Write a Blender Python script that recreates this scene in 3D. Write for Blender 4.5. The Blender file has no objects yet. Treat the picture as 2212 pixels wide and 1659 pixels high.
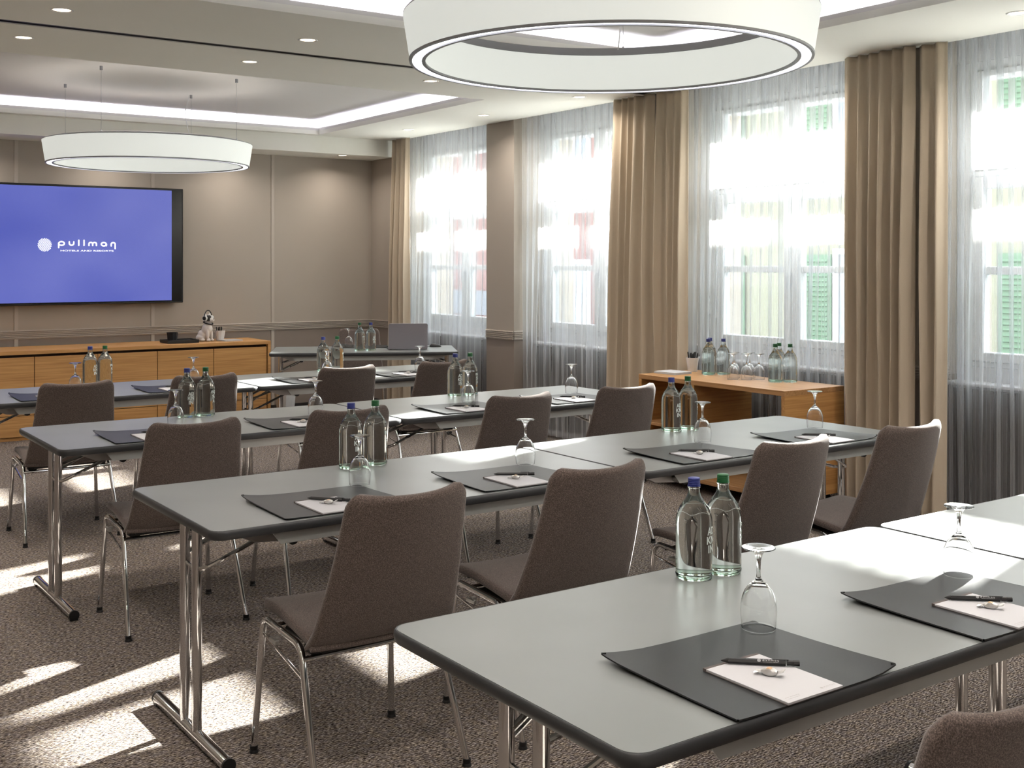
import bpy, bmesh, math, random
from math import sin, cos, pi, radians, sqrt
from mathutils import Vector, Matrix, noise
random.seed(7)
SC = bpy.context.scene
COL = SC.collection

# ------------------------------------------------------------------ camera
cam_d = bpy.data.cameras.new('camera')
cam = bpy.data.objects.new('camera', cam_d); COL.objects.link(cam)
cam.location = (0, 0, 1.52)
cam.rotation_euler = (radians(90), 0, radians(-35.11))
cam_d.sensor_width = 36; cam_d.lens = 2460 / 2212 * 36
cam_d.shift_y = -(829.5 - 568) / 2212
cam_d.clip_start = .05; cam_d.clip_end = 200
SC.camera = cam

# ------------------------------------------------------------------ world, sun, exposure
w = bpy.data.worlds.new('sky'); SC.world = w; w.use_nodes = True
bg = w.node_tree.nodes['Background']
bg.inputs[0].default_value = (.90, .95, 1.0, 1); bg.inputs[1].default_value = 5.9
sun_d = bpy.data.lights.new('sun', 'SUN'); sun_d.energy = 85; sun_d.angle = radians(.9)
sun_d.color = (1.0, .95, .87)
sun = bpy.data.objects.new('sun', sun_d); COL.objects.link(sun)
sun.rotation_euler = Vector((-1, -.27, -.468)).to_track_quat('-Z', 'Y').to_euler()
sun.location = (20, 8, 12)
SC.view_settings.view_transform = 'Standard'
SC.view_settings.look = 'None'
SC.view_settings.gamma = 1
SC.view_settings.exposure = .6
SC.view_settings.use_curve_mapping = False
SC.cycles.use_denoising = True
SC.cycles.max_bounces = 16
SC.cycles.diffuse_bounces = 3
SC.cycles.glossy_bounces = 3
SC.cycles.transmission_bounces = 16
SC.cycles.transparent_max_bounces = 12
SC.cycles.use_adaptive_sampling = True
SC.cycles.adaptive_threshold = .05
SC.cycles.sample_clamp_indirect = 6
SC.cycles.caustics_reflective = False
SC.cycles.blur_glossy = .5

# ------------------------------------------------------------------ materials
def lin(c):
    return tuple(((v / 255) / 12.92 if v / 255 <= .04045 else ((v / 255 + .055) / 1.055) ** 2.4) for v in c[:3]) + (1,)

def mat(name, col, rough=.6, metal=0, spec=.5, **kw):
    m = bpy.data.materials.new(name); m.use_nodes = True
    b = m.node_tree.nodes['Principled BSDF']
    b.inputs['Base Color'].default_value = lin(col)
    b.inputs['Roughness'].default_value = rough
    b.inputs['Metallic'].default_value = metal
    b.inputs['Specular IOR Level'].default_value = spec
    for k, v in kw.items():
        b.inputs[k.replace('_', ' ')].default_value = v
    return m

def N(m, t, **kw):
    n = m.node_tree.nodes.new(t)
    for k, v in kw.items(): setattr(n, k, v)
    return n
def L(m, a, b): m.node_tree.links.new(a, b)

def coords(m, scale=(1, 1, 1), obj=True):
    tc = N(m, 'ShaderNodeTexCoord'); mp = N(m, 'ShaderNodeMapping')
    mp.inputs['Scale'].default_value = scale
    L(m, tc.outputs['Object' if obj else 'Generated'], mp.inputs[0])
    return mp.outputs[0]

def noise_mat(name, c1, c2, scale=(1, 1, 1), nscale=50, rough=.6, bump=0, detail=4, c3=None, lo=.35, hi=.65, bdist=.002, spec=.5, nrough=.5, sheen=0):
    m = mat(name, c1, rough, spec=spec)
    b = m.node_tree.nodes['Principled BSDF']
    v = coords(m, scale)
    nz = N(m, 'ShaderNodeTexNoise'); nz.inputs['Scale'].default_value = nscale; nz.inputs['Detail'].default_value = detail
    nz.inputs['Roughness'].default_value = nrough
    L(m, v, nz.inputs['Vector'])
    r = N(m, 'ShaderNodeValToRGB'); e = r.color_ramp.elements
    e[0].position = lo; e[0].color = lin(c1); e[1].position = hi; e[1].color = lin(c2)
    if c3: x = e.new((lo + hi) / 2); x.color = lin(c3)
    L(m, nz.outputs[0], r.inputs[0]); L(m, r.outputs[0], b.inputs['Base Color'])
    if bump:
        bp = N(m, 'ShaderNodeBump'); bp.inputs['Strength'].default_value = bump; bp.inputs['Distance'].default_value = bdist
        L(m, nz.outputs[0], bp.inputs['Height']); L(m, bp.outputs[0], b.inputs['Normal'])
    if sheen:
        b.inputs['Sheen Weight'].default_value = sheen
    return m

def emis(name, col, strength, base=(230, 230, 225)):
    m = mat(name, base, .6)
    b = m.node_tree.nodes['Principled BSDF']
    b.inputs['Emission Color'].default_value = lin(col)
    b.inputs['Emission Strength'].default_value = strength
    return m

M = {}
M['chrome'] = mat('chrome', (225, 225, 226), .045, 1)
M['steel'] = mat('brushed_steel', (170, 170, 168), .35, 1)
M['rail'] = mat('grey_rail', (172, 175, 173), .45, .2)
M['black'] = mat('black_plastic', (14, 14, 15), .45)
M['matblack'] = mat('matt_black', (12, 12, 13), .7)
M['laminate'] = noise_mat('grey_laminate', (118, 122, 121), (124, 128, 127), nscale=3, rough=.36, detail=2, spec=.5)
M['edge'] = mat('dark_edge', (50, 52, 54), .45)
M['pad'] = noise_mat('black_leather', (30, 32, 33), (36, 38, 39), nscale=600, rough=.42, bump=.05, bdist=.0003, spec=.32)
M['paper'] = mat('paper', (190, 190, 194), .7)
M['board'] = mat('grey_board', (92, 84, 82), .8)
M['ink'] = mat('grey_ink', (150, 146, 146), .8)
M['inkwhite'] = mat('white_ink', (205, 205, 208), .5)
M['felt'] = noise_mat('brown_felt', (60, 52, 49), (124, 111, 103), nscale=430, rough=.95, bump=.25, detail=3, c3=(90, 79, 74), lo=.32, hi=.70, bdist=.001, spec=.1, sheen=.25)
M['white'] = mat('white_lacquer', (225, 226, 226), .4)
M['ceramic'] = mat('white_ceramic', (225, 220, 216), .25)
M['upvc'] = mat('white_window', (226, 229, 232), .35)
M['handle'] = mat('handle_grey', (185, 188, 195), .4)
M['decal'] = mat('etched_white', (215, 225, 222), .7)
M['capblue'] = mat('blue_cap', (38, 48, 118), .4)
M['capgreen'] = mat('green_cap', (12, 84, 40), .4)
M['frame_grey'] = mat('lamp_grey', (150, 151, 153), .5, .2)
M['ceiling'] = noise_mat('ceiling_paint', (236, 235, 226), (239, 238, 230), nscale=1.2, rough=.9, detail=2, spec=.2)
M['skirt'] = mat('dark_skirting', (34, 28, 26), .6)
M['darkmetal'] = mat('dark_slot', (60, 58, 56), .4, .6)
M['silver'] = mat('laptop_silver', (150, 146, 153), .35, .3)
M['foil'] = mat('foil', (215, 214, 212), .28, .6)
M['candyorange'] = mat('candy_orange', (210, 172, 130), .4)

# carpet: ribbed loop pile, heather brown
m = mat('carpet', (96, 80, 70), .95, spec=.1); b = m.node_tree.nodes['Principled BSDF']
v = coords(m, (1, 1, 1))
n1 = N(m, 'ShaderNodeTexNoise'); n1.inputs['Scale'].default_value = 190; n1.inputs['Detail'].default_value = 3; n1.inputs['Roughness'].default_value = .6
mp = N(m, 'ShaderNodeMapping'); mp.inputs['Scale'].default_value = (.42, 1.5, 1); mp.inputs['Rotation'].default_value = (0, 0, radians(4))
L(m, v, mp.inputs[0]); L(m, mp.outputs[0], n1.inputs['Vector'])
wv = N(m, 'ShaderNodeTexWave', bands_direction='Y'); wv.inputs['Scale'].default_value = 26; wv.inputs['Distortion'].default_value = 7; wv.inputs['Detail'].default_value = 2
wv.inputs['Detail Scale'].default_value = 2.2; L(m, v, wv.inputs['Vector'])
ad = N(m, 'ShaderNodeMath', operation='MULTIPLY_ADD'); ad.inputs[1].default_value = .13; L(m, wv.outputs['Fac'], ad.inputs[0]); L(m, n1.outputs[0], ad.inputs[2])
r = N(m, 'ShaderNodeValToRGB'); e = r.color_ramp.elements
e[0].position = .44; e[0].color = lin((34, 29, 28)); e[1].position = .72; e[1].color = lin((208, 199, 187))
x = e.new(.54); x.color = lin((104, 94, 86)); x = e.new(.63); x.color = lin((148, 138, 128))
L(m, ad.outputs[0], r.inputs[0])
n2 = N(m, 'ShaderNodeTexNoise'); n2.inputs['Scale'].default_value = 38; n2.inputs['Detail'].default_value = 3; L(m, v, n2.inputs['Vector'])
mx = N(m, 'ShaderNodeMixRGB', blend_type='MULTIPLY'); mx.inputs[0].default_value = .8
r2 = N(m, 'ShaderNodeValToRGB'); r2.color_ramp.elements[0].position = .35; r2.color_ramp.elements[1].position = .65; r2.color_ramp.elements[0].color = (.84, .86, 1, 1); r2.color_ramp.elements[1].color = (1, .95, .86, 1)
L(m, n2.outputs[0], r2.inputs[0]); L(m, r.outputs[0], mx.inputs[1]); L(m, r2.outputs[0], mx.inputs[2]); L(m, mx.outputs[0], b.inputs['Base Color'])
bp = N(m, 'ShaderNodeBump'); bp.inputs['Strength'].default_value = .9; bp.inputs['Distance'].default_value = .005
L(m, ad.outputs[0], bp.inputs['Height']); L(m, bp.outputs[0], b.inputs['Normal'])
M['carpet'] = m

# wallpaper: beige above the rail, taupe below
def wallpaper(name, up, dn):
    m = mat(name, up, .85, spec=.2); b = m.node_tree.nodes['Principled BSDF']
    g = N(m, 'ShaderNodeNewGeometry'); s = N(m, 'ShaderNodeSeparateXYZ'); L(m, g.outputs['Position'], s.inputs[0])
    c = N(m, 'ShaderNodeMath', operation='GREATER_THAN'); c.inputs[1].default_value = .85; L(m, s.outputs[2], c.inputs[0])
    mx = N(m, 'ShaderNodeMixRGB'); mx.inputs[1].default_value = lin(dn); mx.inputs[2].default_value = lin(up)
    L(m, c.outputs[0], mx.inputs[0])
    nz = N(m, 'ShaderNodeTexNoise'); nz.inputs['Scale'].default_value = 300; L(m, g.outputs['Position'], nz.inputs['Vector'])
    bp = N(m, 'ShaderNodeBump'); bp.inputs['Strength'].default_value = .1; bp.inputs['Distance'].default_value = .0005
    L(m, nz.outputs[0], bp.inputs['Height']); L(m, bp.outputs[0], b.inputs['Normal'])
    L(m, mx.outputs[0], b.inputs['Base Color'])
    return m
M['wall'] = wallpaper('wallpaper_beige', (170, 161, 150), (138, 127, 118))
M['mould'] = mat('moulding_beige', (180, 171, 161), .7)

# oak
def wood(name, c1, c2, axis_scale, rough=.42):
    m = mat(name, c1, rough); b = m.node_tree.nodes['Principled BSDF']
    v = coords(m, axis_scale)
    n1 = N(m, 'ShaderNodeTexNoise'); n1.inputs['Scale'].default_value = 6; n1.inputs['Detail'].default_value = 6; n1.inputs['Distortion'].default_value = .6
    L(m, v, n1.inputs['Vector'])
    r = N(m, 'ShaderNodeValToRGB'); e = r.color_ramp.elements
    e[0].position = .3; e[0].color = lin(c1); e[1].position = .72; e[1].color = lin(c2)
    L(m, n1.outputs[0], r.inputs[0]); L(m, r.outputs[0], b.inputs['Base Color'])
    bp = N(m, 'ShaderNodeBump'); bp.inputs['Strength'].default_value = .1; bp.inputs['Distance'].default_value = .0008
    L(m, n1.outputs[0], bp.inputs['Height']); L(m, bp.outputs[0], b.inputs['Normal'])
    return m
M['oakx'] = wood('oak_along_x', (172, 124, 70), (204, 156, 98), (.35, 12, 12))
M['oaky'] = wood('oak_along_y', (158, 116, 72), (190, 146, 98), (12, .35, 12))
M['oakdark'] = mat('oak_gap', (52, 32, 18), .7)

# heavy curtain
M['drape'] = noise_mat('taupe_drape', (190, 175, 154), (198, 184, 164), scale=(1, 1, 1), nscale=700, rough=.9, bump=.1, bdist=.0005, spec=.15, sheen=.15)

# sheer
m = bpy.data.materials.new('sheer_voile'); m.use_nodes = True
nt = m.node_tree; nt.nodes.clear()
out = N(m, 'ShaderNodeOutputMaterial')
tr = N(m, 'ShaderNodeBsdfTransparent'); tr.inputs[0].default_value = (.97, .98, 1, 1)
tl = N(m, 'ShaderNodeBsdfTranslucent'); tl.inputs[0].default_value = (.86, .87, .88, 1)
df = N(m, 'ShaderNodeBsdfDiffuse'); df.inputs[0].default_value = (.72, .73, .74, 1)
m1 = N(m, 'ShaderNodeMixShader'); m1.inputs[0].default_value = .5; L(m, tl.outputs[0], m1.inputs[1]); L(m, df.outputs[0], m1.inputs[2])
m2 = N(m, 'ShaderNodeMixShader'); L(m, tr.outputs[0], m2.inputs[1]); L(m, m1.outputs[0], m2.inputs[2]); L(m, m2.outputs[0], out.inputs[0])
g = N(m, 'ShaderNodeNewGeometry')
wv = N(m, 'ShaderNodeTexWave', bands_direction='Y'); wv.inputs['Scale'].default_value = 14; wv.inputs['Distortion'].default_value = 0; L(m, g.outputs['Position'], wv.inputs['Vector'])
mr = N(m, 'ShaderNodeMapRange'); mr.inputs['From Min'].default_value = .55; mr.inputs['From Max'].default_value = .9
mr.inputs['To Min'].default_value = .22; mr.inputs['To Max'].default_value = .28; L(m, wv.outputs[1], mr.inputs[0])
lw = N(m, 'ShaderNodeLayerWeight'); lw.inputs['Blend'].default_value = .5
ma = N(m, 'ShaderNodeMath', operation='MULTIPLY_ADD'); ma.inputs[1].default_value = .62; ma.use_clamp = True; L(m, lw.outputs['Facing'], ma.inputs[0]); L(m, mr.outputs[0], ma.inputs[2]); L(m, ma.outputs[0], m2.inputs[0])
M['sheer'] = m

def glass(name, col, ior, rough=0):
    m = bpy.data.materials.new(name); m.use_nodes = True
    b = m.node_tree.nodes['Principled BSDF']
    b.inputs['Base Color'].default_value = col; b.inputs['Transmission Weight'].default_value = 1
    b.inputs['Roughness'].default_value = rough; b.inputs['IOR'].default_value = ior
    return m
M['glass'] = glass('clear_glass', (1, 1, 1, 1), 1.45)
M['water'] = glass('bottle_glass_with_water', (.93, .985, .955, 1), 1.36)
M['greenglass'] = glass('green_glass_base', (.78, .93, .84, 1), 1.5)
# window pane: thin clear sheet
m = bpy.data.materials.new('window_glass'); m.use_nodes = True; m.node_tree.nodes.clear()
out = N(m, 'ShaderNodeOutputMaterial'); tr = N(m, 'ShaderNodeBsdfTransparent'); tr.inputs[0].default_value = (.95, .97, .97, 1)
gl = N(m, 'ShaderNodeBsdfGlossy'); gl.inputs['Roughness'].default_value = .02
mx = N(m, 'ShaderNodeMixShader'); mx.inputs[0].default_value = .05; L(m, tr.outputs[0], mx.inputs[1]); L(m, gl.outputs[0], mx.inputs[2]); L(m, mx.outputs[0], out.inputs[0])
M['pane'] = m

M['shade'] = emis('lamp_fabric', (222, 226, 220), .45, (212, 215, 210))
M['diffuser'] = emis('lamp_diffuser', (245, 245, 255), 2.5)
M['led'] = emis('cove_led', (236, 236, 255), 46)
M['uplight'] = emis('lamp_uplight', (255, 248, 240), 6.5)
M['bulb'] = emis('downlight_lens', (255, 226, 190), 5)
m = emis('screen', (98, 106, 200), .56, (5, 5, 5)); b = m.node_tree.nodes['Principled BSDF']; b.inputs['Roughness'].default_value = .25
g = coords(m, (.8, 1, 1.2)); nz = N(m, 'ShaderNodeTexNoise'); nz.inputs['Scale'].default_value = 1.3; nz.inputs['Detail'].default_value = 1; L(m, g, nz.inputs['Vector'])
r = N(m, 'ShaderNodeValToRGB'); e = r.color_ramp.elements; e[0].position = .3; e[0].color = lin((86, 98, 196)); e[1].position = .72; e[1].color = lin((118, 126, 212))
L(m, nz.outputs[0], r.inputs[0]); L(m, r.outputs[0], b.inputs['Emission Color'])
M['screen'] = m
M['logo'] = emis('logo_white', (240, 242, 255), .70)
M['glossblack'] = mat('gloss_black', (6, 6, 8), .15)
M['facade'] = mat('cream_render', (118, 118, 100), .9)
M['facadered'] = mat('brick_red_render', (108, 74, 70), .9)
M['shutter'] = mat('green_shutter', (66, 96, 70), .7)
M['winfar'] = mat('far_window_glass', (120, 130, 140), .2)
M['street'] = mat('asphalt', (170, 168, 164), .9)
M['roof'] = mat('roof_tiles', (120, 96, 84), .9)
M['signband'] = mat('sign_band', (95, 98, 105), .7)
M['radiator'] = mat('dark_radiator', (62, 56, 56), .5)
M['reveal'] = mat('white_reveal', (215, 217, 220), .7)

# ------------------------------------------------------------------ mesh builder
class MB:
    def __init__(s): s.v = []; s.f = []; s.mi = []
    def add(s, vs, fs, mi=0):
        o = len(s.v); s.v += [tuple(p) for p in vs]; s.f += [tuple(i + o for i in f) for f in fs]; s.mi += [mi] * len(fs); return s
    def box(s, a, b, mi=0):
        x0, x1 = sorted((a[0], b[0])); y0, y1 = sorted((a[1], b[1])); z0, z1 = sorted((a[2], b[2]))
        vs = [(x0, y0, z0), (x1, y0, z0), (x1, y1, z0), (x0, y1, z0), (x0, y0, z1), (x1, y0, z1), (x1, y1, z1), (x0, y1, z1)]
        return s.add(vs, [(0, 3, 2, 1), (4, 5, 6, 7), (0, 1, 5, 4), (1, 2, 6, 5), (2, 3, 7, 6), (3, 0, 4, 7)], mi)
    def bbox(s, a, b, r=.003, mi=0):      # box with chamfered vertical and horizontal edges
        x0, x1 = sorted((a[0], b[0])); y0, y1 = sorted((a[1], b[1])); z0, z1 = sorted((a[2], b[2]))
        r = min(r, (x1 - x0) / 2.1, (y1 - y0) / 2.1, (z1 - z0) / 2.1)
        def lp(i, z):
            c = r if i else 0
            return [(x0 + r, y0 + c, z), (x1 - r, y0 + c, z), (x1 - c, y0 + r, z), (x1 - c, y1 - r, z), (x1 - r, y1 - c, z), (x0 + r, y1 - c, z), (x0 + c, y1 - r, z), (x0 + c, y0 + r, z)]
        return s.loft([lp(1, z0), lp(0, z0 + r), lp(0, z1 - r), lp(1, z1)], mi=mi)
    def loft(s, loops, cap=True, mi=0, closed=True):
        n = len(loops[0]); vs = [p for l in loops for p in l]; fs = []
        for i in range(len(loops) - 1):
            for j in range(n if closed else n - 1):
                k = (j + 1) % n
                fs.append((i * n + j, i * n + k, (i + 1) * n + k, (i + 1) * n + j))
        if cap:
            fs.append(tuple(reversed(range(n)))); fs.append(tuple((len(loops) - 1) * n + j for j in range(n)))
        return s.add(vs, fs, mi)
    def tube(s, path, r, n=10, mi=0, cap=True):
        P = [Vector(p) for p in path]; R = r if isinstance(r, (list, tuple)) else [r] * len(P)
        loops = []; up = None
        for i, p in enumerate(P):
            t = ((P[i + 1] - p).normalized() if i < len(P) - 1 else Vector()) + ((p - P[i - 1]).normalized() if i else Vector())
            t.normalize()
            if up is None: up = Vector((0, 0, 1)) if abs(t.z) < .9 else Vector((1, 0, 0))
            a = t.cross(up).normalized(); up2 = a.cross(t).normalized(); up = up2
            loops.append([p + (a * cos(2 * pi * k / n) + up2 * sin(2 * pi * k / n)) * R[i] for k in range(n)])
        return s.loft(loops, cap, mi)
    def lathe(s, prof, n=24, c=(0, 0, 0), mi=0, cap=False):
        loops = [[(c[0] + r * cos(2 * pi * k / n), c[1] + r * sin(2 * pi * k / n), c[2] + z) for k in range(n)] for r, z in prof]
        return s.loft(loops, cap, mi)
    def grid(s, fn, nu, nv, mi=0):
        vs = [fn(i / nu, j / nv) for j in range(nv + 1) for i in range(nu + 1)]
        fs = [(j * (nu + 1) + i, j * (nu + 1) + i + 1, (j + 1) * (nu + 1) + i + 1, (j + 1) * (nu + 1) + i) for j in range(nv) for i in range(nu)]
        return s.add(vs, fs, mi)
    def mesh(s, name, mats, angle=35):
        me = bpy.data.meshes.new(name); me.from_pydata(s.v, [], s.f)
        for mm in (mats if isinstance(mats, (list, tuple)) else [mats]): me.materials.append(M[mm] if isinstance(mm, str) else mm)
        me.polygons.foreach_set('material_index', s.mi)
        bm = bmesh.new(); bm.from_mesh(me); bmesh.ops.recalc_face_normals(bm, faces=bm.faces); bm.to_mesh(me); bm.free()
        me.polygons.foreach_set('use_smooth', [True] * len(me.polygons)); me.set_sharp_from_angle(angle=radians(angle)); me.update()
        return me
    def build(s, name, mats, parent=None, angle=35):
        o = bpy.data.objects.new(name, s.mesh(name, mats, angle)); COL.objects.link(o)
        if parent: o.parent = parent
        return o

def tag(o, label=None, cat=None, group=None, kind=None):
    if label: o['label'] = label
    if cat: o['category'] = cat
    if group: o['group'] = group
    if kind: o['kind'] = kind
    return o
def empty(name, loc=(0, 0, 0), rz=0, **kw):
    o = bpy.data.objects.new(name, None); COL.objects.link(o); o.location = loc; o.rotation_euler = (0, 0, rz); o.empty_display_size = .05
    return tag(o, **kw)
def struct(mb, name, mats, parent=None, angle=35):
    return tag(mb.build(name, mats, parent, angle), kind='structure')
def dup(root, loc, rz=0, name=None, **kw):
    c = root.copy(); COL.objects.link(c); c.location = loc; c.rotation_euler = (0, 0, rz)
    for k in ('label', 'category', 'group'):
        if k in kw or k == 'x': pass
    tag(c, **kw)
    for ch in list(root.children):
        d = ch.copy(); COL.objects.link(d); d.parent = c
        for g in list(ch.children):
            h = g.copy(); COL.objects.link(h); h.parent = d
    return c
class Maker:                      # the first placement moves the prototype, later ones copy it
    def __init__(s, proto): s.p = proto; s.used = False
    def put(s, loc, rz=0, **kw):
        if not s.used:
            s.used = True; s.p.location = loc; s.p.rotation_euler = (0, 0, rz); return tag(s.p, **kw)
        return dup(s.p, loc, rz, **kw)
def rrect(x0, y0, x1, y1, r, z, off=0, n=5):
    pts = []
    for cx, cy, a0 in ((x1 - r, y0 + r, -90), (x1 - r, y1 - r, 0), (x0 + r, y1 - r, 90), (x0 + r, y0 + r, 180)):
        for k in range(n + 1):
            a = radians(a0 + 90 * k / n); pts.append((cx + (r + off) * cos(a), cy + (r + off) * sin(a), z))
    return pts
def arc(c, r, a0, a1, n, ax=(1, 0, 0), ay=(0, 1, 0)):
    c = Vector(c); ax = Vector(ax); ay = Vector(ay)
    return [c + ax * r * cos(radians(a0 + (a1 - a0) * i / n)) + ay * r * sin(radians(a0 + (a1 - a0) * i / n)) for i in range(n + 1)]
def bend(path, r, n=5):            # round the corners of a polyline
    P = [Vector(p) for p in path]; out = [P[0]]
    for i in range(1, len(P) - 1):
        a = (P[i - 1] - P[i]); b = (P[i + 1] - P[i]); d = min(r, a.length * .45, b.length * .45)
        A = P[i] + a.normalized() * d; B = P[i] + b.normalized() * d
        for k in range(n + 1):
            t = k / n; out.append(A * (1 - t) ** 2 + P[i] * 2 * t * (1 - t) + B * t * t)
    out.append(P[-1]); return out

# ------------------------------------------------------------------ room shell
XW, YW, XL, YB, ZC = 5.87, 11.0, -.27, -2.4, 2.80
struct(MB().box((XL - .2, YB - .2, -.12), (6.6, YW + .3, 0)), 'floor', 'carpet')
struct(MB().box((XL - .2, YB - .2, 0), (XL, YW + .3, 3.1)), 'wall_left', 'wall')
struct(MB().box((XL - .2, YB - .2, 0), (6.6, YB, 3.1)), 'wall_back', 'wall')
wf = struct(MB().box((XL - .2, YW, 0), (6.6, YW + .3, 3.1)), 'wall_front', 'wall')
for k in range(5):                                   # raised vertical joints between the wall panels
    x = 4.724 - 1.235 * k
    tag(MB().box((x - .016, YW - .006, .06), (x + .016, YW + .001, 2.63)).build('panel_joint', 'mould', wf), None)
# ceiling: soffit with two coffers
T = [(.64, 4.96, 7.43, 10.40), (.64, 4.96, 2.45, 5.42), (.64, 4.96, -2.1, .45)]
c = MB()
ys = [YB - .2, -2.1, .45, 2.45, 5.42, 6.435, 6.525, 7.43, 10.40, YW + .1]
c.box((XL - .1, YB - .2, ZC), (T[0][0], 6.435, ZC + .04)); c.box((XL - .1, 6.525, ZC), (T[0][0], YW + .1, ZC + .04))
c.box((4.96, YB - .2, ZC), (XW, 6.435, ZC + .04)); c.box((4.96, 6.525, ZC), (XW, YW + .1, ZC + .04))
for y0, y1 in ((YB - .2, -2.1), (.45, 2.45), (5.42, 6.435), (6.525, 7.43), (10.40, YW + .1)): c.box((.64, y0, ZC), (4.96, y1, ZC + .04))
struct(c, 'ceiling', 'ceiling')
# slab above, pocket edge
s = MB(); s.box((XL - .2, YB - .2, 2.935), (6.6, YW + .3, 3.1)); s.box((XW - .03, YB, ZC + .04), (XW, YW, 2.935))
for (x0, x1, y0, y1) in T:                              # upper coffer walls, set back behind the ledge
    d = .16
    s.box((x0 - d - .03, y0 - d, ZC + .04), (x0 - d, y1 + d, 2.935)); s.box((x1 + d, y0 - d, ZC + .04), (x1 + d + .03, y1 + d, 2.935))
    s.box((x0 - d, y0 - d - .03, ZC + .04), (x1 + d, y0 - d, 2.935)); s.box((x0 - d, y1 + d, ZC + .04), (x1 + d, y1 + d + .03, 2.935))
M['coffer'] = mat('coffer_paint', (222, 220, 216), .9, spec=.2)
struct(s, 'ceiling_slab', 'coffer')
k = 1
for (x0, x1, y0, y1) in T:
    t = MB()
    t.box((x0 - .012, y0, ZC + .04), (x0, y1, ZC + .065)); t.box((x1, y0, ZC + .04), (x1 + .012, y1, ZC + .065))
    t.box((x0, y0 - .012, ZC + .04), (x1, y0, ZC + .065)); t.box((x0, y1, ZC + .04), (x1, y1 + .012, ZC + .065))
    o = struct(t, 'trim_%d' % k, 'coffer'); k += 1
    for a, b2 in (((x0 - .05, y0), (x0 - .035, y1)), ((x1 + .035, y0), (x1 + .05, y1)), ((x0, y0 - .05), (x1, y0 - .035)), ((x0, y1 + .035), (x1, y1 + .05))):
        MB().box((a[0], a[1], ZC + .042), (b2[0], b2[1], ZC + .05)).build('light_strip', 'led', o)
# partition track slot
t = MB(); t.box((XL, 6.435, ZC + .03), (XW, 6.525, ZC + .05)); t.box((XL, 6.450, ZC + .002), (XW, 6.458, ZC + .03)); t.box((XL, 6.476, ZC + .006), (XW, 6.484, ZC + .03)); t.box((XL, 6.502, ZC + .002), (XW, 6.510, ZC + .03))
struct(t, 'trim_4', 'darkmetal')
# bulkhead over the front wall
struct(MB().box((XL, 10.50, 2.63), (XW, YW, ZC + .01)), 'ceiling_bulkhead', 'ceiling')

# window wall
BAYS = [10.42, 8.32, 6.22, 4.10, 2.00]               # far edge of each opening
BW = 1.66
wl = MB()
edges = [YW + .1] + [e for f in BAYS for e in (f, f - BW)] + [YB]
for i in range(0, len(edges), 2):
    wl.box((XW, edges[i + 1], 0), (6.55, edges[i], 3.1))
wr = struct(wl, 'wall_right', 'wall')
for f in BAYS:
    a = MB(); n0 = f - BW
    a.box((6.10, n0, 0), (6.55, f, .80)); a.box((6.18, n0, .80), (6.55, f, .90)); a.box((6.18, n0, 2.72), (6.55, f, 3.1)); a.box((6.40, n0, 2.66), (6.55, f, 2.73))
    tag(a.build('window_surround', 'reveal', wr), None)
    r = MB(); r.box((6.085, n0 + .04, .05), (6.10, f - .04, .775))
    for q in range(int((BW - .1) / .045)): r.box((6.075, n0 + .05 + q * .045, .06), (6.086, n0 + .075 + q * .045, .77))
    r.build('radiator_cover', 'radiator', wr)
# mouldings: five slim ridges at dado height
def ridges(mb, p0, p1, nrm):
    for q in range(5):
        z = .834 + q * .0155
        a = Vector(p0) + Vector((0, 0, z)); b2 = Vector(p1) + Vector((0, 0, z)); n_ = Vector(nrm)
        t = .005
        mb.add([a, b2, b2 + n_ * .011 + Vector((0, 0, t * .5)), a + n_ * .011 + Vector((0, 0, t * .5)), b2 + Vector((0, 0, .010)), a + Vector((0, 0, .010)), b2 + n_ * .011 + Vector((0, 0, .008)), a + n_ * .011 + Vector((0, 0, .008))],
               [(0, 1, 2, 3), (3, 2, 6, 7), (7, 6, 4, 5), (0, 3, 7, 5), (1, 4, 6, 2)])
r = MB(); r.box((XL, YW - .004, .827), (XW, YW + .001, .912)); ridges(r, (XL, YW - .004, 0), (XW, YW - .004, 0), (0, -1, 0)); struct(r, 'trim_5', 'mould')
r = MB()
for i in range(0, len(edges), 2):
    y1, y0 = min(edges[i], YW), edges[i + 1]
    r.box((XW - .004, y0 - .004, .827), (XW + .001, y1, .912)); ridges(r, (XW - .004, y0, 0), (XW - .004, y1, 0), (-1, 0, 0))
    r.box((XW - .004, y0 - .004, .827), (6.10, y0, .912)); ridges(r, (XW - .004, y0 - .004, 0), (6.10, y0 - .004, 0), (0, -1, 0))
struct(r, 'trim_6', 'mould')
struct(MB().box((XL, YW - .012, 0), (XW, YW, .06)), 'baseboard_front', 'skirt')
r = MB()
for i in range(0, len(edges), 2): r.box((XW - .012, edges[i + 1], 0), (XW, min(edges[i], YW), .06))
struct(r, 'baseboard_right', 'skirt')

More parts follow.
